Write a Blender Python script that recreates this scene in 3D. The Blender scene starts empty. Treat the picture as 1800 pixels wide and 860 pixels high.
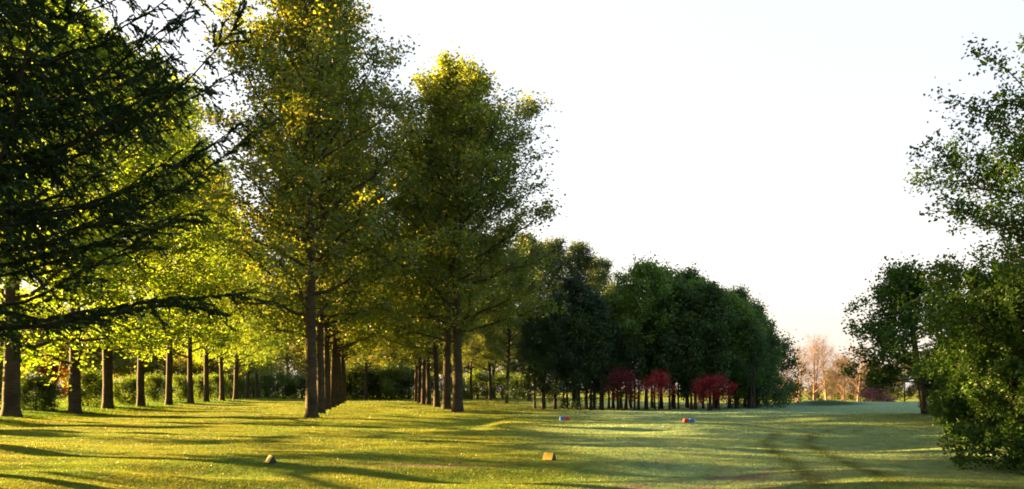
import bpy, math
import numpy as np
from mathutils import Vector

# ------------------------------------------------------------------ camera, sky, sun, exposure
scene = bpy.context.scene
COL = scene.collection
F = 1500.0            # focal length in photo pixels (photo is 1800 wide)
HZ = 686.0            # horizon row in the photo
EYE = 1.6

cam_d = bpy.data.cameras.new('camera')
cam_d.sensor_width = 36.0
cam_d.lens = 36.0 * F / 1800.0
cam_d.shift_y = (HZ - 430.0) / 1800.0
cam_d.clip_start = 0.1
cam_d.clip_end = 6000
cam = bpy.data.objects.new('camera', cam_d)
cam.location = (0, 0, EYE)
cam.rotation_euler = (math.radians(90), 0, 0)
COL.objects.link(cam)
scene.camera = cam

SUN_EL = math.radians(11.0)
SUN_AZ = math.radians(-67.0)           # clockwise from +Y
sdir = Vector((math.sin(SUN_AZ) * math.cos(SUN_EL), math.cos(SUN_AZ) * math.cos(SUN_EL), math.sin(SUN_EL)))

world = bpy.data.worlds.new('World')
scene.world = world
world.use_nodes = True
wn = world.node_tree
bg = wn.nodes['Background']
sky = wn.nodes.new('ShaderNodeTexSky')
sky.sky_type = 'NISHITA'
sky.sun_disc = False
sky.sun_elevation = SUN_EL
sky.sun_rotation = SUN_AZ
sky.altitude = 0
sky.air_density = 1.0
sky.dust_density = 4.0
sky.ozone_density = 1.0
veil = wn.nodes.new('ShaderNodeMix')           # thin high cloud that whitens the whole sky
veil.data_type = 'RGBA'
veil.inputs[0].default_value = 0.6
wn.links.new(sky.outputs['Color'], veil.inputs[6])
veil.inputs[7].default_value = (1.85, 1.98, 2.15, 1)
wsep = wn.nodes.new('ShaderNodeSeparateXYZ')
wlow = wn.nodes.new('ShaderNodeMapRange'); wlow.interpolation_type = 'SMOOTHSTEP'
wlow.inputs[1].default_value = 0.0; wlow.inputs[2].default_value = 0.34
wcol = wn.nodes.new('ShaderNodeMix'); wcol.data_type = 'RGBA'
wcol.inputs[6].default_value = (2.65, 2.30, 2.02, 1)     # warm near the horizon
wcol.inputs[7].default_value = (2.14, 2.08, 2.22, 1)
wtc = wn.nodes.new('ShaderNodeTexCoord')          # the veil is thick towards the sunrise and clears behind it
wdot = wn.nodes.new('ShaderNodeVectorMath'); wdot.operation = 'DOT_PRODUCT'
wdot.inputs[1].default_value = (math.sin(SUN_AZ), math.cos(SUN_AZ), 0)
wn.links.new(wtc.outputs['Generated'], wdot.inputs[0])
wmr = wn.nodes.new('ShaderNodeMapRange'); wmr.interpolation_type = 'SMOOTHSTEP'
wmr.inputs[1].default_value = -0.75; wmr.inputs[2].default_value = -0.02
wmr.inputs[3].default_value = 0.0; wmr.inputs[4].default_value = 0.7
wn.links.new(wdot.outputs['Value'], wmr.inputs[0])
wn.links.new(wmr.outputs[0], veil.inputs[0])
wn.links.new(wtc.outputs['Generated'], wsep.inputs[0])
wn.links.new(wsep.outputs['Z'], wlow.inputs[0])
wn.links.new(wlow.outputs[0], wcol.inputs[0])
wn.links.new(wcol.outputs[2], veil.inputs[7])
wn.links.new(veil.outputs[2], bg.inputs['Color'])
bg.inputs['Strength'].default_value = 0.0385

sun_d = bpy.data.lights.new('sun', 'SUN')
sun_d.energy = 5.0
sun_d.angle = math.radians(0.5)
sun_d.color = (1.0, 0.63, 0.23)
sun = bpy.data.objects.new('sun', sun_d)
sun.rotation_euler = (-sdir).to_track_quat('-Z', 'Y').to_euler()
sun.location = (-60, 40, 40)
COL.objects.link(sun)

vs = scene.view_settings
vs.view_transform = 'Standard'
vs.look = 'None'
vs.exposure = 3.8
vs.gamma = 1.0
vs.use_curve_mapping = False
cy = scene.cycles
cy.max_bounces = 6
cy.diffuse_bounces = 3
cy.glossy_bounces = 2
cy.transmission_bounces = 3
cy.transparent_max_bounces = 4
cy.sample_clamp_indirect = 4.0
cy.use_denoising = True
cy.filter_width = 1.8
scene.render.use_persistent_data = False

# ------------------------------------------------------------------ helpers
def smooth(a, b, x):
    t = np.clip((x - a) / (b - a), 0, 1)
    return t * t * (3 - 2 * t)

_r = np.random.default_rng(77)
def _waves(n, lmin, lmax):
    ang = _r.uniform(0, 2 * np.pi, n)
    lam = np.exp(_r.uniform(np.log(lmin), np.log(lmax), n))
    return np.stack([np.cos(ang) * 2 * np.pi / lam, np.sin(ang) * 2 * np.pi / lam, _r.uniform(0, 6.28, n)], 1)
def _swells(n, lmin, lmax):
    ang = _r.normal(np.pi / 2, 0.22, n)
    lam = np.exp(_r.uniform(np.log(lmin), np.log(lmax), n))
    return np.stack([np.cos(ang) * 2 * np.pi / lam, np.sin(ang) * 2 * np.pi / lam, _r.uniform(0, 6.28, n)], 1)
W_S, W_M, W_L, W_C, W_D = _swells(14, 1.6, 4.5), _waves(12, 5, 11), _waves(8, 18, 40), _waves(14, 1.0, 6), _waves(10, 6, 20)
def wsum(W, x, y):
    s = 0
    for kx, ky, p in W:
        s = s + np.sin(kx * x + ky * y + p)
    return s / math.sqrt(len(W))

def row_x(y):                       # centre line of the left poplar row
    return -18.6 - 0.167 * y

def ground_h(x, y):
    x = np.asarray(x, float); y = np.asarray(y, float)
    near = smooth(260, 120, y)
    h = 0.030 * wsum(W_S, x, y) + 0.035 * wsum(W_M, x, y) + 0.05 * wsum(W_L, x, y)
    h = h * near
    v = x - row_x(y)
    h = h + 0.30 * smooth(5, -3, v) * smooth(300, 150, y)          # bank under the left row
    # raised tee with the red and blue blocks
    ex = smooth(-1.4, -0.2, x) * smooth(10.8, 9.0, x)
    ey = smooth(30, 33, y) * smooth(47, 43, y)
    h = h + 0.20 * ex * ey
    # brow of the nearest tee, falling away towards the viewer
    brow = 20.0 - 0.10 * (x - 1.0) + 0.35 * np.sin(x * 0.45)
    h = h - 0.30 * smooth(0.2, -3.0, y - brow) * smooth(-9, -4, x) * smooth(7, 3, x)
    h = h + 0.16 * np.exp(-((x - 8.5) / 2.6) ** 2 - ((y - 29) / 3.0) ** 2)
    # knoll under the bushes
    h = h + 0.50 * np.exp(-((x - 20) / 6.5) ** 2 - ((y - 39) / 9.0) ** 2)
    h = h + 0.25 * np.exp(-((x - 13) / 3.0) ** 2 - ((y - 22) / 5.0) ** 2)
    # far green and the fall beyond it
    h = h + 0.35 * np.exp(-((x - 40) / 16) ** 2 - ((y - 88) / 9.0) ** 2)
    h = h + 0.42 * np.exp(-((x - 30.8) / 3.2) ** 2 - ((y - 84.0) / 1.6) ** 2)
    h = h - 2.2 * smooth(94, 130, y) * smooth(18, 30, x) * smooth(400, 250, y)
    return h

def ground_col(x, y):
    """colour of the turf: fresh grass, grey dew, worn earth, wheel tracks, painted brow shade"""
    n1 = wsum(W_C, x, y); n2 = wsum(W_D, x, y)
    fresh = np.array([0.080, 0.134, 0.010]); dry = np.array([0.130, 0.146, 0.013])
    k = np.clip(0.42 + 0.26 * n1 + 0.16 * n2, 0, 1)[:, None]
    c = fresh * (1 - k) + dry * k
    px = x / np.maximum(y, 3)
    dew = smooth(-0.02, 0.16, px + 0.03 * n2) * smooth(12, 17.5, y) * (0.6 + 0.45 * smooth(40, 80, y))
    dew = dew * (1 - 0.75 * np.exp(-((x - 20) / 6.5) ** 2 - ((y - 36) / 9.0) ** 2))
    dew = dew * smooth(150, 110, y)
    # wheel tracks wiped through the dew
    tr = np.zeros_like(x)
    for off in (0.0, 1.2):
        cx = np.interp(y, [13, 14.6, 16.4, 19, 22, 24.7, 28.6, 30.4, 33], [5.1, 5.3, 5.7, 6.2, 6.75, 7.3, 8.96, 10.5, 13]) + off
        tr = np.maximum(tr, np.exp(-((x - cx) / 0.2) ** 2) * smooth(13.5, 15.5, y) * smooth(34, 30, y))
    dew = np.clip(dew * (1 - 0.75 * tr), 0, 1)[:, None] * 0.72
    c = c * (1 - dew) + np.array([0.185, 0.31, 0.225]) * dew
    c = c * (1 - 0.42 * tr[:, None])
    soil_shade = 1.2 * smooth(-0.2, 0.9, n1 + 0.5 * n2 + 0.4) * np.exp(-((x - 3.3) / 1.9) ** 2 - ((y - 17.0) / 1.3) ** 2)
    soil_shade = np.maximum(soil_shade, 0.8 * np.exp(-((x + 2.0) / 1.6) ** 2 - ((y - 19.3) / 0.25) ** 2))  # dark strip painted in for the shaded face of the brow
    soil_shade = np.clip(1.3 * soil_shade, 0, 1)[:, None]
    c = c * (1 - soil_shade) + np.array([0.085, 0.062, 0.042]) * soil_shade
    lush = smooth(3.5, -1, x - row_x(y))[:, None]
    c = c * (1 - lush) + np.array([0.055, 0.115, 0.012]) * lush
    dark_bank = np.exp(-((x - 30.8) / 2.9) ** 2 - ((y - 82.6) / 1.3) ** 2)[:, None]  # darker green over the front of the far bank
    dark_bank = np.clip(1.5 * dark_bank, 0, 1)
    c = c * (1 - dark_bank) + np.array([0.022, 0.052, 0.016]) * dark_bank
    return c, soil_shade[:, 0]

def make_mesh(name, V, Fs, mat, smooth_shade=False, colors=None):
    V = np.ascontiguousarray(V, np.float32); Fs = np.ascontiguousarray(Fs, np.int32)
    k = Fs.shape[1]
    me = bpy.data.meshes.new(name)
    me.vertices.add(len(V)); me.vertices.foreach_set('co', V.ravel())
    me.loops.add(Fs.size); me.loops.foreach_set('vertex_index', Fs.ravel())
    me.polygons.add(len(Fs))
    me.polygons.foreach_set('loop_start', np.arange(len(Fs), dtype=np.int32) * k)
    me.polygons.foreach_set('use_smooth', np.full(len(Fs), smooth_shade, dtype=bool))
    if colors is not None:
        ca = me.color_attributes.new('turf', 'FLOAT_COLOR', 'POINT')
        ca.data.foreach_set('color', np.ascontiguousarray(np.c_[colors, np.ones(len(V))], np.float32).ravel())
    me.update(calc_edges=True)
    me.materials.append(mat)
    return me

def link(name, me, parent=None):
    o = bpy.data.objects.new(name, me)
    COL.objects.link(o)
    if parent is not None:
        o.parent = parent
    return o

def thing(name, label, cat, loc, rz=0.0, sc=(1, 1, 1), group=None, tilt=(0, 0)):
    o = bpy.data.objects.new(name, None)
    COL.objects.link(o)
    o.empty_display_size = 0.3
    o.location = loc
    o.rotation_euler = (tilt[0], tilt[1], rz)
    o.scale = sc
    o['label'] = label
    o['category'] = cat
    if group:
        o['group'] = group
    return o

def tag(o, label, cat, group=None):
    o['label'] = label; o['category'] = cat
    if group:
        o['group'] = group
    return o

def at(px, Y):
    """world x of photo column px at depth Y"""
    return (px - 900.0) / F * Y

# ------------------------------------------------------------------ materials
def nmat(name):
    m = bpy.data.materials.new(name); m.use_nodes = True
    nt = m.node_tree; nt.nodes.clear()
    out = nt.nodes.new('ShaderNodeOutputMaterial')
    return m, nt, out

def ramp(nt, fac, stops):
    r = nt.nodes.new('ShaderNodeValToRGB')
    el = r.color_ramp.elements
    el[0].position, el[0].color = stops[0][0], (*stops[0][1], 1)
    el[1].position, el[1].color = stops[-1][0], (*stops[-1][1], 1)
    for p, c in stops[1:-1]:
        e = el.new(p); e.color = (*c, 1)
    nt.links.new(fac, r.inputs['Fac'])
    return r.outputs['Color']

def leaf_mat(name, dif, tra, mix=0.5, gloss=0.05):
    """dif, tra: three stop colours, picked leaf by leaf"""
    m, nt, out = nmat(name)
    L = nt.links
    geo = nt.nodes.new('ShaderNodeNewGeometry')
    obi = nt.nodes.new('ShaderNodeObjectInfo')
    add = nt.nodes.new('ShaderNodeMath'); add.operation = 'MULTIPLY_ADD'
    L.new(geo.outputs['Random Per Island'], add.inputs[0]); add.inputs[1].default_value = 0.8
    ob = nt.nodes.new('ShaderNodeMath'); ob.operation = 'MULTIPLY'
    L.new(obi.outputs['Random'], ob.inputs[0]); ob.inputs[1].default_value = 0.2
    L.new(ob.outputs[0], add.inputs[2])
    st = [0.0, 0.5, 1.0]
    cd = ramp(nt, add.outputs[0], list(zip(st, dif)))
    ct = ramp(nt, add.outputs[0], list(zip(st, tra)))
    d = nt.nodes.new('ShaderNodeBsdfDiffuse'); L.new(cd, d.inputs['Color'])
    t = nt.nodes.new('ShaderNodeBsdfTranslucent'); L.new(ct, t.inputs['Color'])
    mx = nt.nodes.new('ShaderNodeMixShader'); mx.inputs[0].default_value = mix
    L.new(d.outputs[0], mx.inputs[1]); L.new(t.outputs[0], mx.inputs[2])
    g = nt.nodes.new('ShaderNodeBsdfGlossy'); g.inputs['Roughness'].default_value = 0.45
    g.inputs['Color'].default_value = (0.8, 0.8, 0.8, 1)
    m2 = nt.nodes.new('ShaderNodeMixShader'); m2.inputs[0].default_value = gloss
    L.new(mx.outputs[0], m2.inputs[1]); L.new(g.outputs[0], m2.inputs[2])
    L.new(m2.outputs[0], out.inputs['Surface'])
    return m

def bark_mat(name, c0, c1, ring=6.0, bump=0.5):
    m, nt, out = nmat(name)
    L = nt.links
    tc = nt.nodes.new('ShaderNodeTexCoord')
    mp = nt.nodes.new('ShaderNodeMapping'); mp.inputs['Scale'].default_value = (3, 3, ring)
    L.new(tc.outputs['Object'], mp.inputs['Vector'])
    n = nt.nodes.new('ShaderNodeTexNoise'); n.inputs['Scale'].default_value = 1.0; n.inputs['Detail'].default_value = 6
    n.inputs['Roughness'].default_value = 0.65
    L.new(mp.outputs[0], n.inputs['Vector'])
    n2 = nt.nodes.new('ShaderNodeTexNoise'); n2.inputs['Scale'].default_value = 1.3; n2.inputs['Detail'].default_value = 3
    L.new(tc.outputs['Object'], n2.inputs['Vector'])
    ad = nt.nodes.new('ShaderNodeMath'); ad.operation = 'MULTIPLY_ADD'
    L.new(n2.outputs['Fac'], ad.inputs[0]); ad.inputs[1].default_value = 0.5
    hf = nt.nodes.new('ShaderNodeMath'); hf.operation = 'MULTIPLY'; hf.inputs[1].default_value = 0.6
    L.new(n.outputs['Fac'], hf.inputs[0]); L.new(hf.outputs[0], ad.inputs[2])
    col = ramp(nt, ad.outputs[0], [(0.35, c0), (0.72, c1)])
    b = nt.nodes.new('ShaderNodeBsdfPrincipled')
    b.inputs['Roughness'].default_value = 0.9
    b.inputs['Specular IOR Level'].default_value = 0.2
    L.new(col, b.inputs['Base Color'])
    bp = nt.nodes.new('ShaderNodeBump'); bp.inputs['Strength'].default_value = bump; bp.inputs['Distance'].default_value = 0.06
    L.new(n.outputs['Fac'], bp.inputs['Height']); L.new(bp.outputs[0], b.inputs['Normal'])
    L.new(b.outputs[0], out.inputs['Surface'])
    return m

def turf_mat(name, translucent):
    m, nt, out = nmat(name)
    L = nt.links
    at_ = nt.nodes.new('ShaderNodeAttribute'); at_.attribute_name = 'turf'
    geo = nt.nodes.new('ShaderNodeNewGeometry')
    n = nt.nodes.new('ShaderNodeTexNoise'); n.inputs['Scale'].default_value = 3.0; n.inputs['Detail'].default_value = 8
    n.inputs['Roughness'].default_value = 0.7
    L.new(geo.outputs['Position'], n.inputs['Vector'])
    f = ramp(nt, n.outputs['Fac'], [(0.3, (0.6, 0.6, 0.6)), (0.7, (1.35, 1.3, 1.2))])
    mu = nt.nodes.new('ShaderNodeMix'); mu.data_type = 'RGBA'; mu.blend_type = 'MULTIPLY'; mu.inputs[0].default_value = 1.0
    L.new(at_.outputs['Color'], mu.inputs[6]); L.new(f, mu.inputs[7])
    if translucent:
        d = nt.nodes.new('ShaderNodeBsdfDiffuse'); L.new(mu.outputs[2], d.inputs['Color'])
        t = nt.nodes.new('ShaderNodeBsdfTranslucent')
        tm = nt.nodes.new('ShaderNodeMix'); tm.data_type = 'RGBA'; tm.blend_type = 'MULTIPLY'; tm.inputs[0].default_value = 1.0
        L.new(mu.outputs[2], tm.inputs[6]); tm.inputs[7].default_value = (1.9, 1.65, 0.8, 1)
        L.new(tm.outputs[2], t.inputs['Color'])
        mx = nt.nodes.new('ShaderNodeMixShader'); mx.inputs[0].default_value = 0.4
        L.new(d.outputs[0], mx.inputs[1]); L.new(t.outputs[0], mx.inputs[2])
        g = nt.nodes.new('ShaderNodeBsdfGlossy'); g.inputs['Roughness'].default_value = 0.4
        m2 = nt.nodes.new('ShaderNodeMixShader'); m2.inputs[0].default_value = 0.03
        L.new(mx.outputs[0], m2.inputs[1]); L.new(g.outputs[0], m2.inputs[2])
        L.new(m2.outputs[0], out.inputs['Surface'])
    else:
        b = nt.nodes.new('ShaderNodeBsdfPrincipled'); b.inputs['Roughness'].default_value = 0.95
        b.inputs['Specular IOR Level'].default_value = 0.1
        L.new(mu.outputs[2], b.inputs['Base Color'])
        n3 = nt.nodes.new('ShaderNodeTexNoise'); n3.inputs['Scale'].default_value = 14.0; n3.inputs['Detail'].default_value = 6
        L.new(geo.outputs['Position'], n3.inputs['Vector'])
        bp = nt.nodes.new('ShaderNodeBump'); bp.inputs['Strength'].default_value = 1.0; bp.inputs['Distance'].default_value = 0.05
        L.new(n3.outputs['Fac'], bp.inputs['Height']); L.new(bp.outputs[0], b.inputs['Normal'])
        L.new(b.outputs[0], out.inputs['Surface'])
    return m

def paint_mat(name, c, wear):
    m, nt, out = nmat(name)
    L = nt.links
    tc = nt.nodes.new('ShaderNodeTexCoord')
    n = nt.nodes.new('ShaderNodeTexNoise'); n.inputs['Scale'].default_value = 9; n.inputs['Detail'].default_value = 6
    L.new(tc.outputs['Object'], n.inputs['Vector'])
    col = ramp(nt, n.outputs['Fac'], [(0.3, wear), (0.48, c)])
    b = nt.nodes.new('ShaderNodeBsdfPrincipled'); b.inputs['Roughness'].default_value = 0.55
    L.new(col, b.inputs['Base Color']); L.new(b.outputs[0], out.inputs['Surface'])
    return m

M_turf = turf_mat('turf_sheet', False)
M_blade = turf_mat('turf_blades', True)
M_popleaf = leaf_mat('poplar_leaf', [(0.032, 0.074, 0.012), (0.050, 0.095, 0.014), (0.085, 0.110, 0.018)],
                     [(0.10, 0.20, 0.010), (0.22, 0.28, 0.013), (0.46, 0.38, 0.025)], 0.5)
M_rowleaf = leaf_mat('lime_green_leaf', [(0.050, 0.085, 0.008), (0.075, 0.105, 0.010), (0.10, 0.12, 0.014)],
                     [(0.145, 0.285, 0.008), (0.25, 0.365, 0.010), (0.36, 0.415, 0.02)], 0.55)
M_woodleaf = leaf_mat('woodland_leaf', [(0.055, 0.080, 0.010), (0.085, 0.100, 0.014), (0.11, 0.11, 0.02)],
                      [(0.24, 0.30, 0.015), (0.38, 0.38, 0.02), (0.5, 0.42, 0.03)], 0.5)
M_clumpleaf = leaf_mat('dark_green_leaf', [(0.010, 0.032, 0.002), (0.020, 0.052, 0.003), (0.040, 0.085, 0.006)],
                       [(0.03, 0.11, 0.005), (0.06, 0.17, 0.007), (0.10, 0.23, 0.010)], 0.32)
M_farleaf = leaf_mat('far_poplar_leaf', [(0.030, 0.058, 0.016), (0.045, 0.072, 0.018), (0.065, 0.085, 0.022)],
                    [(0.05, 0.09, 0.012), (0.08, 0.12, 0.014), (0.13, 0.15, 0.02)], 0.4)
M_littopleaf = leaf_mat('lit_green_leaf', [(0.045, 0.105, 0.006), (0.075, 0.150, 0.009), (0.105, 0.180, 0.012)],
                       [(0.07, 0.19, 0.008), (0.13, 0.26, 0.010), (0.20, 0.32, 0.014)], 0.42)  # lighter green species, brightened in colour to imitate sunlit thicket tops
M_firleaf = leaf_mat('blue_green_leaf', [(0.009, 0.030, 0.009), (0.014, 0.042, 0.011), (0.022, 0.056, 0.013)],
                     [(0.02, 0.06, 0.01), (0.03, 0.08, 0.012), (0.05, 0.10, 0.014)], 0.2)
M_rightleaf = leaf_mat('hornbeam_leaf', [(0.014, 0.042, 0.006), (0.026, 0.062, 0.008), (0.048, 0.09, 0.012)],
                       [(0.035, 0.10, 0.005), (0.06, 0.14, 0.007), (0.11, 0.19, 0.010)], 0.36, 0.02)
M_redleaf = leaf_mat('crimson_leaf', [(0.06, 0.005, 0.008), (0.13, 0.008, 0.014), (0.24, 0.014, 0.022)],
                     [(0.12, 0.006, 0.010), (0.24, 0.01, 0.015), (0.40, 0.02, 0.025)], 0.45)
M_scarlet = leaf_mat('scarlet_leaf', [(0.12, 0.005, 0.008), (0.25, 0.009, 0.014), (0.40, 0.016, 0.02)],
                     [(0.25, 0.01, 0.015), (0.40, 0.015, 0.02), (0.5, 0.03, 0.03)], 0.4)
M_purpleleaf = leaf_mat('purple_leaf', [(0.09, 0.03, 0.045), (0.13, 0.045, 0.06), (0.17, 0.06, 0.075)],
                        [(0.12, 0.03, 0.05), (0.16, 0.04, 0.06), (0.2, 0.06, 0.07)], 0.3)
M_hedgeleaf = leaf_mat('hedge_leaf', [(0.025, 0.055, 0.007), (0.040, 0.075, 0.009), (0.060, 0.095, 0.011)],
                       [(0.10, 0.19, 0.008), (0.17, 0.25, 0.010), (0.25, 0.31, 0.014)], 0.48)
M_oliveleaf = leaf_mat('olive_leaf', [(0.050, 0.058, 0.014), (0.070, 0.075, 0.018), (0.095, 0.090, 0.025)],
                       [(0.09, 0.11, 0.014), (0.13, 0.14, 0.018), (0.18, 0.16, 0.025)], 0.4)
M_needle = leaf_mat('larch_needle', [(0.008, 0.020, 0.005), (0.014, 0.032, 0.007), (0.022, 0.045, 0.009)],
                    [(0.02, 0.05, 0.006), (0.03, 0.07, 0.008), (0.05, 0.09, 0.01)], 0.3, 0.02)
M_twig = leaf_mat('bare_twig', [(0.16, 0.115, 0.10), (0.21, 0.155, 0.135), (0.27, 0.20, 0.175)],
                  [(0.1, 0.06, 0.04), (0.1, 0.06, 0.04), (0.1, 0.06, 0.04)], 0.1, 0.0)
M_popbark = bark_mat('poplar_bark', (0.016, 0.012, 0.008), (0.075, 0.052, 0.030), 9.0, 0.8)
M_darkbark = bark_mat('dark_bark', (0.016, 0.012, 0.009), (0.055, 0.04, 0.028), 1.0, 0.6)
M_larchbark = bark_mat('larch_bark', (0.010, 0.008, 0.006), (0.035, 0.025, 0.018), 2.0, 0.6)
M_palebark = bark_mat('pale_bark', (0.09, 0.06, 0.045), (0.24, 0.16, 0.11), 1.0, 0.4)
M_yellow = paint_mat('yellow_paint', (0.40, 0.27, 0.012), (0.25, 0.17, 0.02))
M_red = paint_mat('red_paint', (0.50, 0.018, 0.02), (0.30, 0.02, 0.02))
M_blue = paint_mat('blue_paint', (0.02, 0.14, 0.55), (0.03, 0.09, 0.3))
M_black = paint_mat('black_end', (0.012, 0.010, 0.008), (0.02, 0.015, 0.01))

# ------------------------------------------------------------------ ground
ys = [-30.0]
while ys[-1] < 70: ys.append(ys[-1] + (0.22 if ys[-1] > 8 else 1.2))
while ys[-1] < 4500: ys.append(ys[-1] + max(0.5, (ys[-1] - 60) * 0.04))
ys = np.array(ys)
ss = np.linspace(-1, 1, 361)
YY, SS = np.meshgrid(ys, ss, indexing='ij')
XX = SS * (YY * 1.15 + 55)
gx, gy = XX.ravel(), YY.ravel()
gz = ground_h(gx, gy)
nr, nc = YY.shape
ii = (np.arange(nr - 1)[:, None] * nc + np.arange(nc - 1)[None, :]).ravel()
gf = np.stack([ii, ii + 1, ii + nc + 1, ii + nc], 1)
gcol, _ = ground_col(gx, gy)
ground = link('ground', make_mesh('ground', np.stack([gx, gy, gz], 1), gf, M_turf, True, gcol))
ground['kind'] = 'structure'

# short turf standing on the ground sheet
rg = np.random.default_rng(5)
def turf(n1, n2, n3):
    Y = np.concatenate([1 / rg.uniform(1 / 150, 1 / 11.5, n1), np.exp(rg.uniform(np.log(11.5), np.log(150), n2)), rg.uniform(20, 70, n3)])
    X = rg.uniform(-0.68, 0.68, len(Y)) * Y + rg.uniform(-2, 2, len(Y))
    X[-n3:] = row_x(Y[-n3:]) + rg.normal(0, 3.2, n3)
    c, soil_shade = ground_col(X, Y)
    keep = (soil_shade < rg.uniform(0.1, 0.9, len(Y)))
    X, Y, c = X[keep], Y[keep], c[keep]
    n = len(X)
    Z = ground_h(X, Y)
    wild = smooth(3.5, 0, X - row_x(Y)) + 0.8 * smooth(1.2, 0.3, np.abs(X - (-3.3 - 0.167 * Y)) ) * (Y > 45)
    hgt = (0.016 + 0.00032 * Y) * rg.uniform(0.5, 1.5, n) * (1 + 1.8 * wild * rg.uniform(0, 1, n))
    wid = Y / 2500 * rg.uniform(0.6, 1.4, n)
    a = rg.uniform(0, np.pi * 2, n)
    b = rg.uniform(0, np.pi * 2, n); ln = hgt * rg.uniform(0.6, 2.0, n)
    dx, dy = np.cos(a) * wid, np.sin(a) * wid
    v = np.empty((n, 3, 3))
    v[:, 0] = np.stack([X - dx, Y - dy, Z - 0.006], 1)
    v[:, 1] = np.stack([X + dx, Y + dy, Z - 0.006], 1)
    v[:, 2] = np.stack([X + np.cos(b) * ln, Y + np.sin(b) * ln, Z + hgt], 1)
    c = c * rg.uniform(0.88, 1.14, (n, 1))
    cc = np.repeat(c, 3, 0)
    return make_mesh('grass', v.reshape(-1, 3), np.arange(n * 3).reshape(-1, 3), M_blade, False, cc)
grass = link('grass', turf(820000, 380000, 90000))
grass['kind'] = 'stuff'
tag(grass, 'short dewy turf blades covering the lawn and tees', 'grass')

# ------------------------------------------------------------------ growing trees
class Tubes:
    def __init__(self):
        self.V = []; self.Q = []; self.n = 0
    def add(self, P, R, k=6):
        P = np.asarray(P, float); R = np.asarray(R, float)
        T = np.gradient(P, axis=0)
        T /= np.linalg.norm(T, axis=1)[:, None] + 1e-9
        ref = np.array([0.0, 0, 1]) if abs(T[0][2]) < 0.8 else np.array([1.0, 0, 0])
        A = np.cross(T, ref); A /= np.linalg.norm(A, axis=1)[:, None] + 1e-9
        B = np.cross(T, A)
        th = np.arange(k) * 2 * np.pi / k
        ring = (A[:, None, :] * np.cos(th)[None, :, None] + B[:, None, :] * np.sin(th)[None, :, None]) * R[:, None, None] + P[:, None, :]
        m = len(P)
        i = (np.arange(m - 1)[:, None] * k + np.arange(k)[None, :])
        j = (np.arange(m - 1)[:, None] * k + (np.arange(k)[None, :] + 1) % k)
        q = np.stack([i, j, j + k, i + k], -1).reshape(-1, 4) + self.n
        self.V.append(ring.reshape(-1, 3)); self.Q.append(q); self.n += m * k
    def mesh(self, name, mat):
        return make_mesh(name, np.concatenate(self.V), np.concatenate(self.Q), mat, True)

def unit(v):
    return v / (np.linalg.norm(v, axis=-1, keepdims=True) + 1e-9)

def leaves(rng, P, L, W, flat=0.3, out=None):
    """one folded diamond per point"""
    n = len(P)
    nrm = rng.normal(0, 1, (n, 3)); nrm[:, 2] = nrm[:, 2] + flat * np.sign(nrm[:, 2])
    nrm = unit(nrm)
    a = unit(np.cross(nrm, rng.normal(0, 1, (n, 3))))
    b = np.cross(nrm, a)
    s = rng.uniform(0.65, 1.35, (n, 1))
    l = a * L * s * 0.5; w = b * W * s * 0.5; f = nrm * W * 0.25 * s
    v = np.empty((n, 4, 3))
    v[:, 0] = P - l; v[:, 1] = P + w + f - l * 0.15; v[:, 2] = P + l; v[:, 3] = P - w + f - l * 0.15
    return v.reshape(-1, 3)

def quads(n):
    return np.arange(n * 4).reshape(-1, 4)

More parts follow.
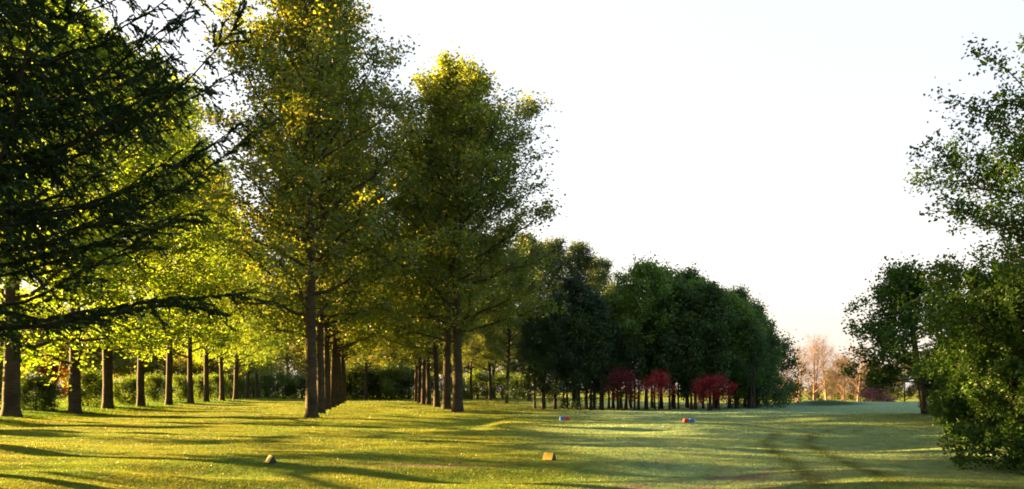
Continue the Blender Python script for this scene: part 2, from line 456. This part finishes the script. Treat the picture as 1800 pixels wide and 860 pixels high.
def grow(seed, H, cb, R, prof, r0, nl, e0, e1, N, L, W, sig, bark, leafm, name, nsub=1.0, low=0.85, droop=0.0,
         stems=1, spread=0.0, lean=(0, 0), flat=0.3, base_leaf=None, tip=0.95, curl=16, trunk_top=0.97, sub_len=0.32, twig=True):
    rng = np.random.default_rng(seed)
    T = Tubes(); C = []; CW = []
    pf = lambda f: np.interp(f, *prof)
    for st in range(stems):
        sa = st * 2.4 + rng.uniform(0, 6.28)
        off = np.array([math.cos(sa), math.sin(sa)]) * spread
        n = 16
        tz = np.linspace(0, 1, n)
        wob = np.cumsum(rng.normal(0, 0.012 * H / n * 3, (n, 2)), 0) * np.linspace(0.2, 1, n)[:, None]
        P = np.zeros((n, 3))
        P[:, :2] = wob + off[None, :] * (0.15 + tz[:, None] ** 0.8) * (1 if stems > 1 else 0) + np.array(lean)[None, :] * tz[:, None] * H
        P[:, 2] = tz * H * trunk_top * (1 if st == 0 else rng.uniform(0.75, 0.98)) - 0.08
        rr = r0 * (1 if st == 0 else 0.75)
        Rr = rr * np.clip(1 - tz, 0.02, 1) ** 0.85 * (1 + 0.45 * np.exp(-P[:, 2] / 0.45)) + 0.008
        Pf = P
        # finer rings near the ground for the flare
        zf = np.concatenate([[-0.1, 0.0, 0.15, 0.35, 0.7, 1.2], np.linspace(2.0, P[-1, 2], 22)]) if H > 8 else np.linspace(P[0, 2], P[-1, 2], 16)
        Px = np.stack([np.interp(zf, P[:, 2], P[:, k]) for k in range(3)], 1); Px[:, 2] = zf
        Rx = np.interp(zf, P[:, 2], rr * np.clip(1 - tz, 0.02, 1) ** 0.85 + 0.008) * (1 + 0.38 * np.exp(-np.maximum(zf, 0) / 0.35))
        Rx *= rng.uniform(0.92, 1.08, len(Rx))
        T.add(Px, Rx, 12 if rr > 0.15 else 7)
        nlim = int(nl / stems)
        for i in range(nlim):
            t = ((i + rng.uniform(0.1, 0.9)) / nlim) ** 0.9
            z0 = cb * low + t * (P[-1, 2] * tip - cb * low)
            az = i * 2.39996 + rng.normal(0, 0.6)
            el = math.radians(e0 + (e1 - e0) * t + rng.normal(0, 8))
            p0 = np.array([np.interp(z0, P[:, 2], P[:, 0]), np.interp(z0, P[:, 2], P[:, 1]), z0])
            s = 0.2
            while s < 3 * R:
                zz = z0 + s * math.sin(el)
                if s * math.cos(el) > R * pf((zz - cb) / (H - cb)) or zz > H: break
                s += 0.1
            Ln = max(0.5, s * rng.uniform(0.76, 1.04))
            m = 7
            q = np.linspace(0, 1, m)
            els = el + np.radians(curl) * (q - 0.4) - droop * q ** 2
            d = np.stack([np.cos(els) * np.cos(az + 0.25 * (q - 0.5) * rng.normal()), np.cos(els) * np.sin(az + 0.0 * q), np.sin(els)], 1)
            pts = p0 + np.concatenate([[np.zeros(3)], np.cumsum(d[:-1], 0)]) * Ln / (m - 1)
            pts[1:] += rng.normal(0, 0.02 * Ln, (m - 1, 3))
            tr = np.interp(z0, P[:, 2], Rr)
            r1 = min(0.5 * tr, 0.018 * Ln + 0.008)
            T.add(pts, np.linspace(r1, 0.2 * r1 + 0.004, m), 5)
            ns = max(3, int((2 + Ln * 1.6) * nsub))
            for _ in range(ns):
                u = rng.uniform(0.22, 1.0)
                b0 = np.array([np.interp(u, q, pts[:, k]) for k in range(3)])
                dl = d[min(m - 1, int(u * m))]
                dv = unit(dl * 0.7 + unit(rng.normal(0, 1, 3)) * 0.75 + np.array([0, 0, 0.15 - droop]))
                sl = max(0.35, Ln * sub_len * rng.uniform(0.5, 1.25) * (1.15 - 0.6 * u))
                w = np.linspace(0, 1, 4)
                sp = b0 + dv * sl * w[:, None] + np.array([0, 0, -0.1 * sl * droop * 3])[None, :] * (w ** 2)[:, None]
                if twig: T.add(sp, np.linspace(max(0.012, r1 * 0.3), 0.005, 4), 3)
                for ww in (0.35, 0.65, 1.0):
                    C.append(b0 + (sp[-1] - b0) * ww); CW.append(1.0)
            C.append(pts[-1]); CW.append(1.5)
    C = np.array(C); CW = np.array(CW) * rng.uniform(0.3, 1.7, len(CW))
    if base_leaf is not None:                       # leafy skirt down to the ground
        nb, zb, rb = base_leaf
        a = rng.uniform(0, 6.28, nb); rad = rb * np.sqrt(rng.uniform(0.3, 1, nb))
        Cb = np.stack([rad * np.cos(a), rad * np.sin(a), rng.uniform(0.1, zb, nb)], 1)
        C = np.concatenate([C, Cb]); CW = np.concatenate([CW, np.ones(nb)])
    if N > 0:
        idx = rng.choice(len(C), N, p=CW / CW.sum())
        Pl = C[idx] + rng.normal(0, 1, (N, 3)) * sig * rng.uniform(0.5, 1.2, (N, 1))
        Pl = Pl[Pl[:, 2] > 0.05]
        lm = make_mesh(name + '_crown', leaves(rng, Pl, L, W, flat), quads(len(Pl)), leafm)
    else:
        lm = None
    return T.mesh(name + '_trunk', bark), lm

rt = np.random.default_rng(3)
def plant(name, label, cat, x, y, var, rz=0.0, sc=1.0, group=None, tilt=(0, 0), sink=0.05, parts=('trunk', 'crown'), csc=1):
    s = sc if isinstance(sc, (tuple, list)) else (sc, sc, sc)
    if name == 'poplar_tree':                       # no two trunks stand quite plumb
        tilt = (rt.normal(0, 0.012), rt.normal(0, 0.012))
    t = thing(name, label, cat, (x, y, float(ground_h(x, y)) - sink), rz, s, group, tilt)
    for pn, me in zip(parts, var):
        if me is not None:
            o = link(pn, me, t)
            if pn == 'crown' and csc != 1:
                o.scale = (csc, csc, 1)
    return t

PF_POP = ([0, .1, .3, .6, .85, 1], [.82, 1, 1, .97, .78, .16])
PF_ROW = ([0, .1, .3, .6, .85, 1], [.85, 1, 1, .85, .55, .12])
PF_RND = ([0, .15, .4, .7, .9, 1], [.6, .9, 1, .85, .5, .15])
PF_CON = ([0, .15, .4, .7, .9, 1], [.85, 1, .85, .55, .25, .05])

ORD = ['first', 'second', 'third', 'fourth', 'fifth', 'sixth', 'seventh', 'eighth', 'ninth', 'tenth', 'eleventh', 'twelfth', 'thirteenth', 'fourteenth', 'fifteenth', 'sixteenth']
rp = np.random.default_rng(11)

# --- the two avenue rows
POP = [grow(100 + k, 25.5, 6.0, 5.4, PF_POP, 0.29, 66, 18, 76, 52000, 0.18, 0.14, 0.33, M_popbark, M_popleaf, 'poplar', nsub=1.25) for k in range(3)]
grp = 'poplars lining the grass avenue'
for k in range(8):
    Y = 49 + 9.0 * k + (rp.uniform(-.4, .4) if k else 0)
    x = -3.32 - 0.167 * Y
    lab = 'tall golden-green poplar standing alone at the near end of the avenue, between the three rows' if k == 0 else \
        '%s poplar trunk from the near end on the shadowed side of the grass avenue' % ORD[k]
    plant('poplar_tree', lab, 'tree', x, Y, POP[k % 3], [0.6, 2.2, 4.0, 5.1, 1.3, 3.3, 0.2, 2.7][k], [(1.16, 1.16, 1.03), 0.97, .97, .93, .98, .9, .95, .95][k], grp)
for k, Y in enumerate([61.5, 70.5, 81, 92, 101, 109, 117]):
    x = 6.37 - 0.167 * Y
    lab = 'tall poplar with golden top nearest the dark thicket, at the near end of its row' if k == 0 else \
        '%s poplar trunk from the near end of the row beside the dark thicket' % ORD[k]
    plant('poplar_tree', lab, 'tree', x, Y, POP[(k + 2) % 3], [2.6, 0.4, 3.1, 4.4, 5.6, 2.5, 1.0][k], [(1.3, 1.3, .985), (1.2, 1.2, .98), .98, .95, .97, .95, .95][k], grp)
FAR = [grow(160 + k, 25.5, 5.0, 5.6, PF_POP, 0.29, 50, 18, 76, 26000, 0.27, 0.2, 0.42, M_popbark, M_farleaf, 'far_poplar') for k in range(2)]
for k, (px, Y, s) in enumerate([(643, 140, .8), (828, 140, .85), (862, 128, .9), (890, 104, .72), (930, 122, .93), (975, 128, .95), (1012, 130, .93), (1045, 138, .9), (1078, 160, .84)]):
    lab = ['lone poplar trunk standing in the middle of the avenue end', 'thin poplar trunk behind the row beside the thicket',
           'straight dark poplar trunk in the open between the row and the thicket', 'crooked small poplar close beside the dark thicket',
           'hazy poplar top just showing past the golden poplar', 'tallest hazy poplar top rising behind the dark thicket',
           'hazy poplar top behind the cone-shaped trees of the thicket', 'hazy poplar top sloping down behind the thicket',
           'lowest hazy poplar top at the end of the slope behind the thicket'][k]
    plant('poplar_tree', lab, 'tree', at(px, Y), Y, FAR[k % 2] if k >= 4 else POP[k % 3], k * 1.7, s, 'poplars behind the thicket')

# --- the left row, low-hanging lime-green foliage
ROW = [grow(200 + k, 30.0, [3.9, 5.4, 5.6][k], 6.4, PF_ROW, 0.36, 64, 18, 68, 44000, 0.20, 0.155, 0.36, M_popbark, M_rowleaf, 'row_poplar', droop=0.15) for k in range(3)]
for k, Y in enumerate([44.3, 52.7, 60.7, 69.5, 79, 88.7, 97.3, 107.5, 118.4, 130, 141]):
    lab = 'thickest ringed poplar trunk, nearest of the long bank row' if k == 0 else \
        '%s ringed poplar trunk from the near end of the long bank row' % ORD[k]
    plant('poplar_tree', lab, 'tree', float(row_x(Y)) + (0.4 if k == 1 else 0), Y, ROW[0 if k < 2 else 1 + k % 2], k * 2.1 + 0.3,
          [(1.15, 1.15, 1.02), (1, 1, .82), (1.02, 1.02, .92), (.84, .84, .95), (.84, .84, 1.0), (.84, .84, .95), (.8, .8, .92), (.84, .84, .85), (.9, .9, .85), (.85, .85, .83), (.85, .85, .85)][k],
          'poplars of the long bank row', csc=[1, 1.25, 1.3, 1.4, 1.25, 1.1, 1, 1, 1, 1, 1][k])
for k, Y in enumerate([35.5, 27, 18.5, 10, 2]):  # unseen row extension, added to shade the larch and lawn
    plant('poplar_tree', 'unseen poplar added to extend the bank row and shade the larch and lawn', 'tree', float(row_x(Y)) - 0.5, Y, ROW[0], k * 1.3 + 1, 0.95,
          'unseen bank row poplars added for shade')

# --- woodland beyond
WOOD = [grow(300 + k, 12.5, 2.0, 4.6, PF_RND, 0.22, 34, 25, 65, 15000, 0.26, 0.20, 0.55, M_darkbark, M_woodleaf, 'woodland_tree') for k in range(3)]
spots = [(-70, 150), (5, 152), (70, 148), (125, 155), (185, 150), (235, 158), (290, 156), (345, 160), (395, 164), (445, 160), (-40, 175), (30, 165), (95, 180), (150, 172), (205, 190), (262, 180), (318, 195), (370, 188), (420, 200), (468, 178), (505, 190), (545, 176), (590, 186), (625, 170), (668, 182), (705, 168), (745, 184), (785, 172), (822, 185), (868, 174), (905, 186)]
spots.sort()
for k, (px, Y) in enumerate(spots):
    plant('woodland_tree', 'sunlit yellow-green tree of the background wood, %s counted from the larch side' % (ORD + ['seventeenth', 'eighteenth', 'nineteenth', 'twentieth', 'twenty-first', 'twenty-second', 'twenty-third', 'twenty-fourth', 'twenty-fifth', 'twenty-sixth', 'twenty-seventh', 'twenty-eighth', 'twenty-ninth', 'thirtieth', 'thirty-first'])[k], 'tree',
          at(px, Y), Y, WOOD[k % 3], k * 1.9, float(rp.uniform(0.85, 1.35)) * (1.3 if px > 450 else 1.0), 'trees of the background wood')

# --- hedge and shrubs behind the left row and at the avenue end
SHR = [grow(400 + k, 3.2, 0.3, 2.1, PF_RND, 0.07, 30, 20, 70, 12000, 0.13, 0.10, 0.30, M_darkbark, M_hedgeleaf, 'shrub', stems=3, spread=0.5, base_leaf=(60, 1.0, 1.7)) for k in range(2)]
sp = [(-20, 56, 1.0), (62, 53, 0.62), (150, 66, 0.8), (225, 74, 0.72), (275, 90, .8), (318, 100, .85), (350, 112, .9), (380, 124, 1.0), (408, 132, 1.0), (440, 146, 1.05), (470, 150, 1.2), (500, 154, 1.35), (530, 156, 1.2)]
for k, (px, Y, s) in enumerate(sp):
    lab = 'dark rounded shrub between the two nearest trunks of the bank row' if k == 1 else 'green shrub behind the bank row, %s counted from the larch side' % ORD[k]
    plant('shrub', lab, 'shrub', at(px, Y), Y, SHR[k % 2], k * 1.1, (s * 1.15, s * 1.15, s), 'shrubs behind the bank row')
sp = [(600, 150, 1.5), (628, 146, 1.7), (660, 150, 1.6), (690, 147, 1.75), (720, 150, 1.6), (752, 152, 1.3), (800, 150, 1.2), (840, 152, 1.4), (885, 150, 1.3), (920, 148, 1.2)]
for k, (px, Y, s) in enumerate(sp):
    plant('shrub', 'dark shrub closing the far end of the avenue, %s counted from the bank row' % ORD[k], 'shrub', at(px, Y), Y, SHR[k % 2], k * 0.9, (s * 1.2, s * 1.2, s), 'shrubs closing the avenue end')
for k, (x, Y, s) in enumerate([(-27, 41, .8), (-26.5, 34.5, .62), (-25, 23, .75), (-24, 16, .85), (-23, 11.5, 1.0)]):  # unseen shrubs added to cast shade streaks across the lawn
    plant('shrub', 'unseen shrub added among the bank row trunks to streak the lawn with shade', 'shrub', x, Y, SHR[k % 2], k * 1.1, s, 'unseen shrubs added for shade streaks')
RED = [grow(450 + k, 3.0, 0.9, 1.75, PF_RND, 0.05, 30, 5, 50, 4200, 0.12, 0.07, 0.22, M_darkbark, M_redleaf, 'red_maple', stems=2, spread=0.25, flat=1.2) for k in range(2)]
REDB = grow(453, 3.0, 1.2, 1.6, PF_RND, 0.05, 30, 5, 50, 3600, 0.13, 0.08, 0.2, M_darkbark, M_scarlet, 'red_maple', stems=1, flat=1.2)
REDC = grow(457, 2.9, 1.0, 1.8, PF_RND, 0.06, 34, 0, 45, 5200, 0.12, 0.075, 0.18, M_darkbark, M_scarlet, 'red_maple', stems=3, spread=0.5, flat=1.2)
plant('red_maple', 'small red-leaved tree between the two nearest trunks of the bank row', 'tree', at(93, 55), 55, RED[0], 0.5, (.75, .75, 1.05))

# --- the dark thicket
CLR = [grow(500 + k, 10.5, 1.7, 3.1, PF_RND, 0.14, 42, 10, 70, 21000, 0.19, 0.14, 0.30, M_darkbark, M_littopleaf if k == 2 else M_clumpleaf, 'thicket_tree') for k in range(3)]
CLC = [grow(520 + k, 10.5, 1.5, 2.9, PF_CON, 0.13, 50, 2, 40, 23000, 0.15, 0.09, 0.28, M_darkbark, M_firleaf, 'cone_tree') for k in range(2)]
CLS = grow(545, 10.5, 5.2, 3.0, PF_RND, 0.13, 40, 12, 70, 9500, 0.17, 0.12, 0.30, M_darkbark, M_littopleaf, 'airy_tree')
CLB = grow(540, 5.6, 0.3, 3.0, PF_RND, 0.10, 36, 12, 66, 13000, 0.17, 0.12, 0.34, M_darkbark, M_clumpleaf, 'thicket_bush', base_leaf=(90, 1.6, 2.6), stems=2, spread=.6)
cl = [  # px, Y, kind, scale
    (940, 73, 'c', .80), (975, 71, 'c', .95), (1008, 73, 'c', 1.12), (1045, 71.5, 'c', .97), (1030, 79, 'c', 1.08),
    (1078, 76, 'r', .96), (1108, 79, 'r', 1.06), (1136, 72, 's', 1.18), (1162, 75, 's', 1.18), (1185, 72.5, 'r', 1.0), (1208, 80, 'r', 1.2),
    (1222, 74, 'r', 1.04), (1248, 72, 'r', .97), (1258, 79, 'r', 1.08), (1283, 74, 'r', .95), (1296, 80, 'r', 1.02), (1316, 77, 'r', .86), (1332, 82, 'r', .84), (1347, 86, 'b', 1.25), (1330, 76, 'b', 1.0)]
names = {'c': 'blue-green cone-shaped tree', 'r': 'dark round-topped tree', 'b': 'low rounded tree', 's': 'airy green-topped tree'}
cnt = {'c': 0, 'r': 0, 'b': 0, 's': 0}
for k, (px, Y, kind, s) in enumerate(cl):
    var = CLC[k % 2] if kind == 'c' else CLS if kind == 's' else CLB if kind == 'b' else CLR[k % 3]
    lab = ['low rounded tree set back at the open end of the dark thicket', 'low rounded tree at the front corner of the dark thicket, leaves to the ground'][cnt['b'] % 2] if kind == 'b' else \
        '%s of the thicket, %s of its kind counted from the poplar side' % (names[kind], ORD[cnt[kind]])
    cnt[kind] += 1
    zs = s
    plant('thicket_tree', lab, 'tree', at(px, Y), Y, var, k * 1.37, (s, s, zs), 'trees of the dark thicket')
THIN = [grow(560 + k, 7.5, 2.6, 1.2, PF_RND, 0.11, 16, 30, 70, 2600, 0.17, 0.12, 0.3, M_darkbark, M_clumpleaf, 'thin_tree', lean=(0.02 * (k - 0.5), 0)) for k in range(2)]
for k in range(38):
    px = 950 + k * 10.2 + rp.uniform(-5, 5); Y = rp.uniform(70, 79)
    plant('thicket_sapling', 'thin bare-stemmed tree inside the dark thicket', 'tree', at(px, Y), Y, THIN[k % 2], k * 2.2, float(rp.uniform(0.8, 1.1)), 'thin stems inside the dark thicket')
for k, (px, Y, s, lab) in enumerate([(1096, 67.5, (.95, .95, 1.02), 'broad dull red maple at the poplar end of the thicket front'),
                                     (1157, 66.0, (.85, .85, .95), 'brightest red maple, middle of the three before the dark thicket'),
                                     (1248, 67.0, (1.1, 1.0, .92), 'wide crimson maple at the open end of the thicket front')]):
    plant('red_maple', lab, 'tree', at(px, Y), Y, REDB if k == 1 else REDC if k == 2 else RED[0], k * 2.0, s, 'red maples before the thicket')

# --- far bare trees and bushes beyond the green
BARE = [grow(600 + k, 15, 3.0, 5.5, PF_RND, 0.24, 30, 30, 70, 5500, 0.6, 0.028, 0.45, M_palebark, M_twig, 'bare_tree', nsub=1.6, low=0.6, stems=2, spread=1.6) for k in range(2)]
for k, (px, Y, s) in enumerate([(1372, 180, 0.88), (1398, 174, .86), (1430, 176, 1.02), (1456, 182, .92), (1482, 175, .78), (1504, 185, .9)]):
    plant('bare_tree', 'leafless pinkish tree far beyond the green, %s counted from the thicket' % ORD[k], 'tree', at(px, Y), Y, BARE[k % 2], k * 1.4 + .4, s, 'leafless trees beyond the green')
OLV = [grow(660 + k, 12.5, 1.2, 4.6, PF_RND, 0.2, 34, 25, 65, 11000, 0.3, 0.22, 0.5, M_darkbark, M_oliveleaf, 'olive_bush') for k in range(2)]
sp = [(1368, 190, .55), (1400, 200, .5), (1432, 188, .42), (1462, 192, .66), (1484, 196, .88), (1512, 190, .62), (1535, 196, .85), (1560, 185, .7), (1590, 192, .95), (1630, 190, .9), (1675, 195, 1.0), (1730, 190, 1.0), (1790, 195, 1.0), (1860, 195, 1.0)]
for k, (px, Y, s) in enumerate(sp):
    plant('woodland_bush', 'olive-yellow leafy bush below the far leafless trees, %s counted from the thicket' % ORD[k], 'bush', at(px, Y + 6), Y + 6, OLV[k % 2], k * 1.2, (s * 1.0, s, s), 'far bushes beyond the green')
PUR = grow(640, 3.6, 0.3, 2.6, PF_RND, 0.06, 26, 15, 70, 5000, 0.2, 0.14, 0.35, M_darkbark, M_purpleleaf, 'purple_shrub', stems=3, spread=0.6, base_leaf=(60, 1.0, 2.2))
plant('purple_shrub', 'purple-leaved rounded shrub at the edge of the far green', 'shrub', at(1546, 104), 104, PUR, 0, (.95, .95, .85))

# --- right side trees and bushes
HAW = grow(700, 6.8, 1.5, 3.8, PF_RND, 0.15, 52, 4, 64, 19000, 0.16, 0.11, 0.24, M_darkbark, M_rightleaf, 'hawthorn', stems=3, spread=0.9, lean=(-0.06, 0))
plant('hawthorn_tree', 'spreading dark hawthorn standing on the knoll, branches reaching over the green', 'tree', at(1632, 40), 40, HAW, 0.3, 1.0)
BUS = [grow(720 + k, 5.2, 0.4, 2.7, PF_RND, 0.07, 64, 10, 70, 44000, 0.115, 0.08, 0.13, M_darkbark, M_rightleaf, 'bush', stems=4, spread=0.8, base_leaf=(120, 1.6, 2.3)) for k in range(2)]
for px, Y, s, lab in [(1758, 33, 1.0, 'big leafy bush between the hawthorn and the tall foreground tree'),
                      (1662, 40.5, .42, 'small bush at the foot of the hawthorn trunk'),
                      (1812, 25, 1.0, 'dense green bush below the tall foreground tree'),
                      (1765, 21.5, 0.62, 'low bush at the foot of the bush bank, nearest the wheel tracks'),
                      (1815, 16.5, 0.66, 'nearest leafy bush in the lower corner of the bush bank')]:
    plant('leafy_bush', lab, 'bush', at(px, Y), Y, BUS[int(Y) % 2], Y, s, 'bushes of the bank opposite the poplars')
FGT = grow(740, 9.2, 1.0, 4.2, PF_RND, 0.11, 110, 2, 64, 150000, 0.08, 0.056, 0.13, M_darkbark, M_rightleaf, 'beech', stems=2, spread=0.8, sub_len=0.36, nsub=1.7)
plant('beech_tree', 'tall airy foreground tree with feathery leafy twigs against the sky', 'tree', at(2085, 16), 16, FGT, 2.0, 1.0)

# --- the larch in the near left corner
def needles(rng, P, D, L, W):
    n = len(P)
    a = unit(D + rng.normal(0, 0.45, (n, 3)))
    b = unit(np.cross(a, rng.normal(0, 1, (n, 3))))
    s = rng.uniform(0.6, 1.4, (n, 1))
    l = a * L * s * .5; w = b * W * s * .5
    v = np.empty((n, 4, 3))
    v[:, 0] = P - l; v[:, 1] = P + w; v[:, 2] = P + l; v[:, 3] = P - w
    return v.reshape(-1, 3)

def larch(seed, H, nb):
    rng = np.random.default_rng(seed)
    T = Tubes(); ND = []; DD = []
    z = np.linspace(-0.1, H, 24)
    T.add(np.stack([0.05 * np.sin(z * 0.7), 0.05 * np.cos(z * .5), z], 1), 0.30 * np.clip(1 - z / H, 0.02, 1) ** 0.8 * (1 + 0.4 * np.exp(-np.maximum(z, 0) / .4)), 12)
    for i in range(nb):
        t = (i + 0.5) / nb
        z0 = 3.0 + t * (H - 3.5)
        az = i * 2.39996 + rng.normal(0, .3)
        L = (7.5 * (1 - (z0 / H)) ** 0.5 + 0.6) * rng.uniform(0.72, 1.06)
        rise = rng.uniform(0.2, 0.5); sag = rng.uniform(0.2, 1.2)
        if i < 8:                      # lowest boughs: the long one towards the lawn dips at its tip
            rise = 0.16; sag = 0.5
        if i == 0: az = -0.15 - LARCH_RZ; L = 6.6; r0 = 0.085
        q = np.linspace(0, 1, 12)
        zz = z0 + L * (rise * q - 0.16 * np.sin(q * np.pi) * sag - (0.13 * q ** 6 if z0 < 4 else -0.05 * q ** 3))
        azs = az + 0.15 * rng.normal() * q
        P = np.stack([np.cos(azs) * L * q * .97, np.sin(azs) * L * q * .97, zz], 1)
        P[1:] += rng.normal(0, 0.03, (11, 3))
        r = 0.012 + 0.0058 * L + (0.03 if i == 0 else 0)
        T.add(P, np.linspace(r, 0.008, 12), 6)
        n2 = int(L * 8.5)
        for _ in range(n2):
            u = rng.uniform(0.10, 1) ** 0.8
            p0 = np.array([np.interp(u, q, P[:, k]) for k in range(3)])
            d = unit(P[min(11, int(u * 12))] - P[max(0, int(u * 12) - 2)])
            sd = unit(np.cross(d, [0, 0, 1])) * rng.choice([-1, 1])
            hang = rng.uniform() < (0.58 if z0 > 4.5 else 0.12)
            l2 = rng.uniform(0.3, 1.0) * (1.45 - 0.8 * u) * (0.85 if hang else 1.15)
            if z0 < 4.5: l2 *= 0.75
            dv = unit(d * 0.75 + sd * rng.uniform(0.15, 0.9) + np.array([0, 0, -0.9 if hang else rng.uniform(-.2, .3)]))
            w = np.linspace(0, 1, 6)
            S = p0 + dv * l2 * w[:, None] + np.array([0, 0, -0.22 * l2]) * (w ** 2)[:, None] + rng.normal(0, .012, (6, 3))
            T.add(S, np.linspace(0.009, 0.004, 6), 3)
            k = int(l2 * 62) + 4
            uu = rng.uniform(0.03, 1, k)
            base = np.stack([np.interp(uu, w, S[:, c]) for c in range(3)], 1)
            ND.append(base + rng.normal(0, 0.012, base.shape)); DD.append(np.tile(dv, (k, 1)))
            for _ in range(int(l2 * 4)):
                v = rng.uniform(.15, 1); s0 = np.array([np.interp(v, w, S[:, c]) for c in range(3)])
                dv2 = unit(dv * .7 + unit(rng.normal(0, 1, 3)) * .7 + np.array([0, 0, -.45])); l3 = rng.uniform(.10, .36)
                k3 = int(l3 * 50) + 2
                ND.append(s0 + dv2 * l3 * rng.uniform(0.0, 1, (k3, 1)) + rng.normal(0, .010, (k3, 3))); DD.append(np.tile(dv2, (k3, 1)))
    ND = np.concatenate(ND); DD = np.concatenate(DD)
    return T.mesh('larch_trunk', M_larchbark), make_mesh('larch_crown', needles(rng, ND, DD, 0.10, 0.030), quads(len(ND)), M_needle), len(ND)
LARCH_RZ = 0.9
LT, LC, nneed = larch(37, 22, 265)
plant('larch_tree', 'black drooping larch filling the near corner, branches hanging before the bank row', 'tree', -12.2, 17, (LT, LC), LARCH_RZ, 1.0)

# ------------------------------------------------------------------ tee markers
def prism(name, w, d, h, mat, parent):
    V = np.array([(-w/2, -d/2, 0), (w/2, -d/2, 0), (w/2, d/2, 0), (-w/2, d/2, 0), (-w/2, 0, h), (w/2, 0, h)])
    me = bpy.data.meshes.new(name)
    me.from_pydata(V.tolist(), [], [(0, 1, 5, 4), (2, 3, 4, 5), (0, 4, 3), (1, 2, 5), (0, 3, 2, 1)])
    me.materials.append(mat)
    o = link(name, me, parent)
    b = o.modifiers.new('soft', 'BEVEL'); b.width = 0.006; b.segments = 2
    return o

def tri_end(name, d, h, x, mat, parent):
    """triangular end board closing the wedge"""
    t = 0.012
    V = [(x, -d/2, 0.002), (x, d/2, 0.002), (x, 0, h), (x + t, -d/2, 0.002), (x + t, d/2, 0.002), (x + t, 0, h)]
    me = bpy.data.meshes.new(name)
    me.from_pydata(V, [], [(0, 2, 1), (3, 4, 5), (0, 1, 4, 3), (1, 2, 5, 4), (2, 0, 3, 5)])
    me.materials.append(mat)
    return link(name, me, parent)

for px, Y, rz, lab in [(476, 19.7, math.radians(-55), 'yellow wedge tee marker beside its long shadow, on the sunlit lawn'),
                       (965, 19.9, math.radians(-30), 'yellow wedge tee marker with lit face on the brow, near the red and blue blocks')]:
    x = at(px, Y)
    t = thing('tee_marker', lab, 'tee marker', (x, Y, float(ground_h(x, Y)) + 0.012), rz, (1, 1, 1), 'yellow wedge tee markers')
    prism('wedge', 0.25, 0.20, 0.17, M_yellow, t)
    tri_end('end_board', 0.20, 0.17, 0.127, M_black, t)

def block(name, mat, x, y, rz, w, d, h, label):
    import bmesh
    bm = bmesh.new()
    bmesh.ops.create_cube(bm, size=1.0)
    for v in bm.verts:
        k = 1.0 if v.co.z < 0 else 0.93
        v.co = Vector((v.co.x * w * k, v.co.y * d * k, (v.co.z + 0.5) * h))
    bmesh.ops.bevel(bm, geom=bm.edges[:], offset=0.014, segments=2, affect='EDGES')
    me = bpy.data.meshes.new(name); bm.to_mesh(me); bm.free()
    me.materials.append(mat)
    o = link(name, me)
    o.location = (x, y, float(ground_h(x, y)) + 0.005); o.rotation_euler = (0, 0, rz)
    tag(o, label, 'tee marker', 'red and blue tee blocks')
Y1, Y2 = 38.0, 36.6
block('tee_block', M_blue, at(987.5, Y1), Y1, 0.25, 0.20, 0.20, 0.15, 'blue tee block touching a red one, on the poplar side of the raised tee')
block('tee_block', M_red, at(997, Y1), Y1 - 0.02, -0.2, 0.20, 0.20, 0.15, 'red tee block touching a blue one, on the poplar side of the raised tee')
block('tee_block', M_red, at(1205.5, Y2), Y2, 0.1, 0.20, 0.20, 0.15, 'red tee block on the bush side of the raised tee')
block('tee_block', M_blue, at(1215.5, Y2), Y2 - 0.02, 0.05, 0.20, 0.20, 0.15, 'blue tee block on the bush side of the raised tee')
print('needles', nneed)
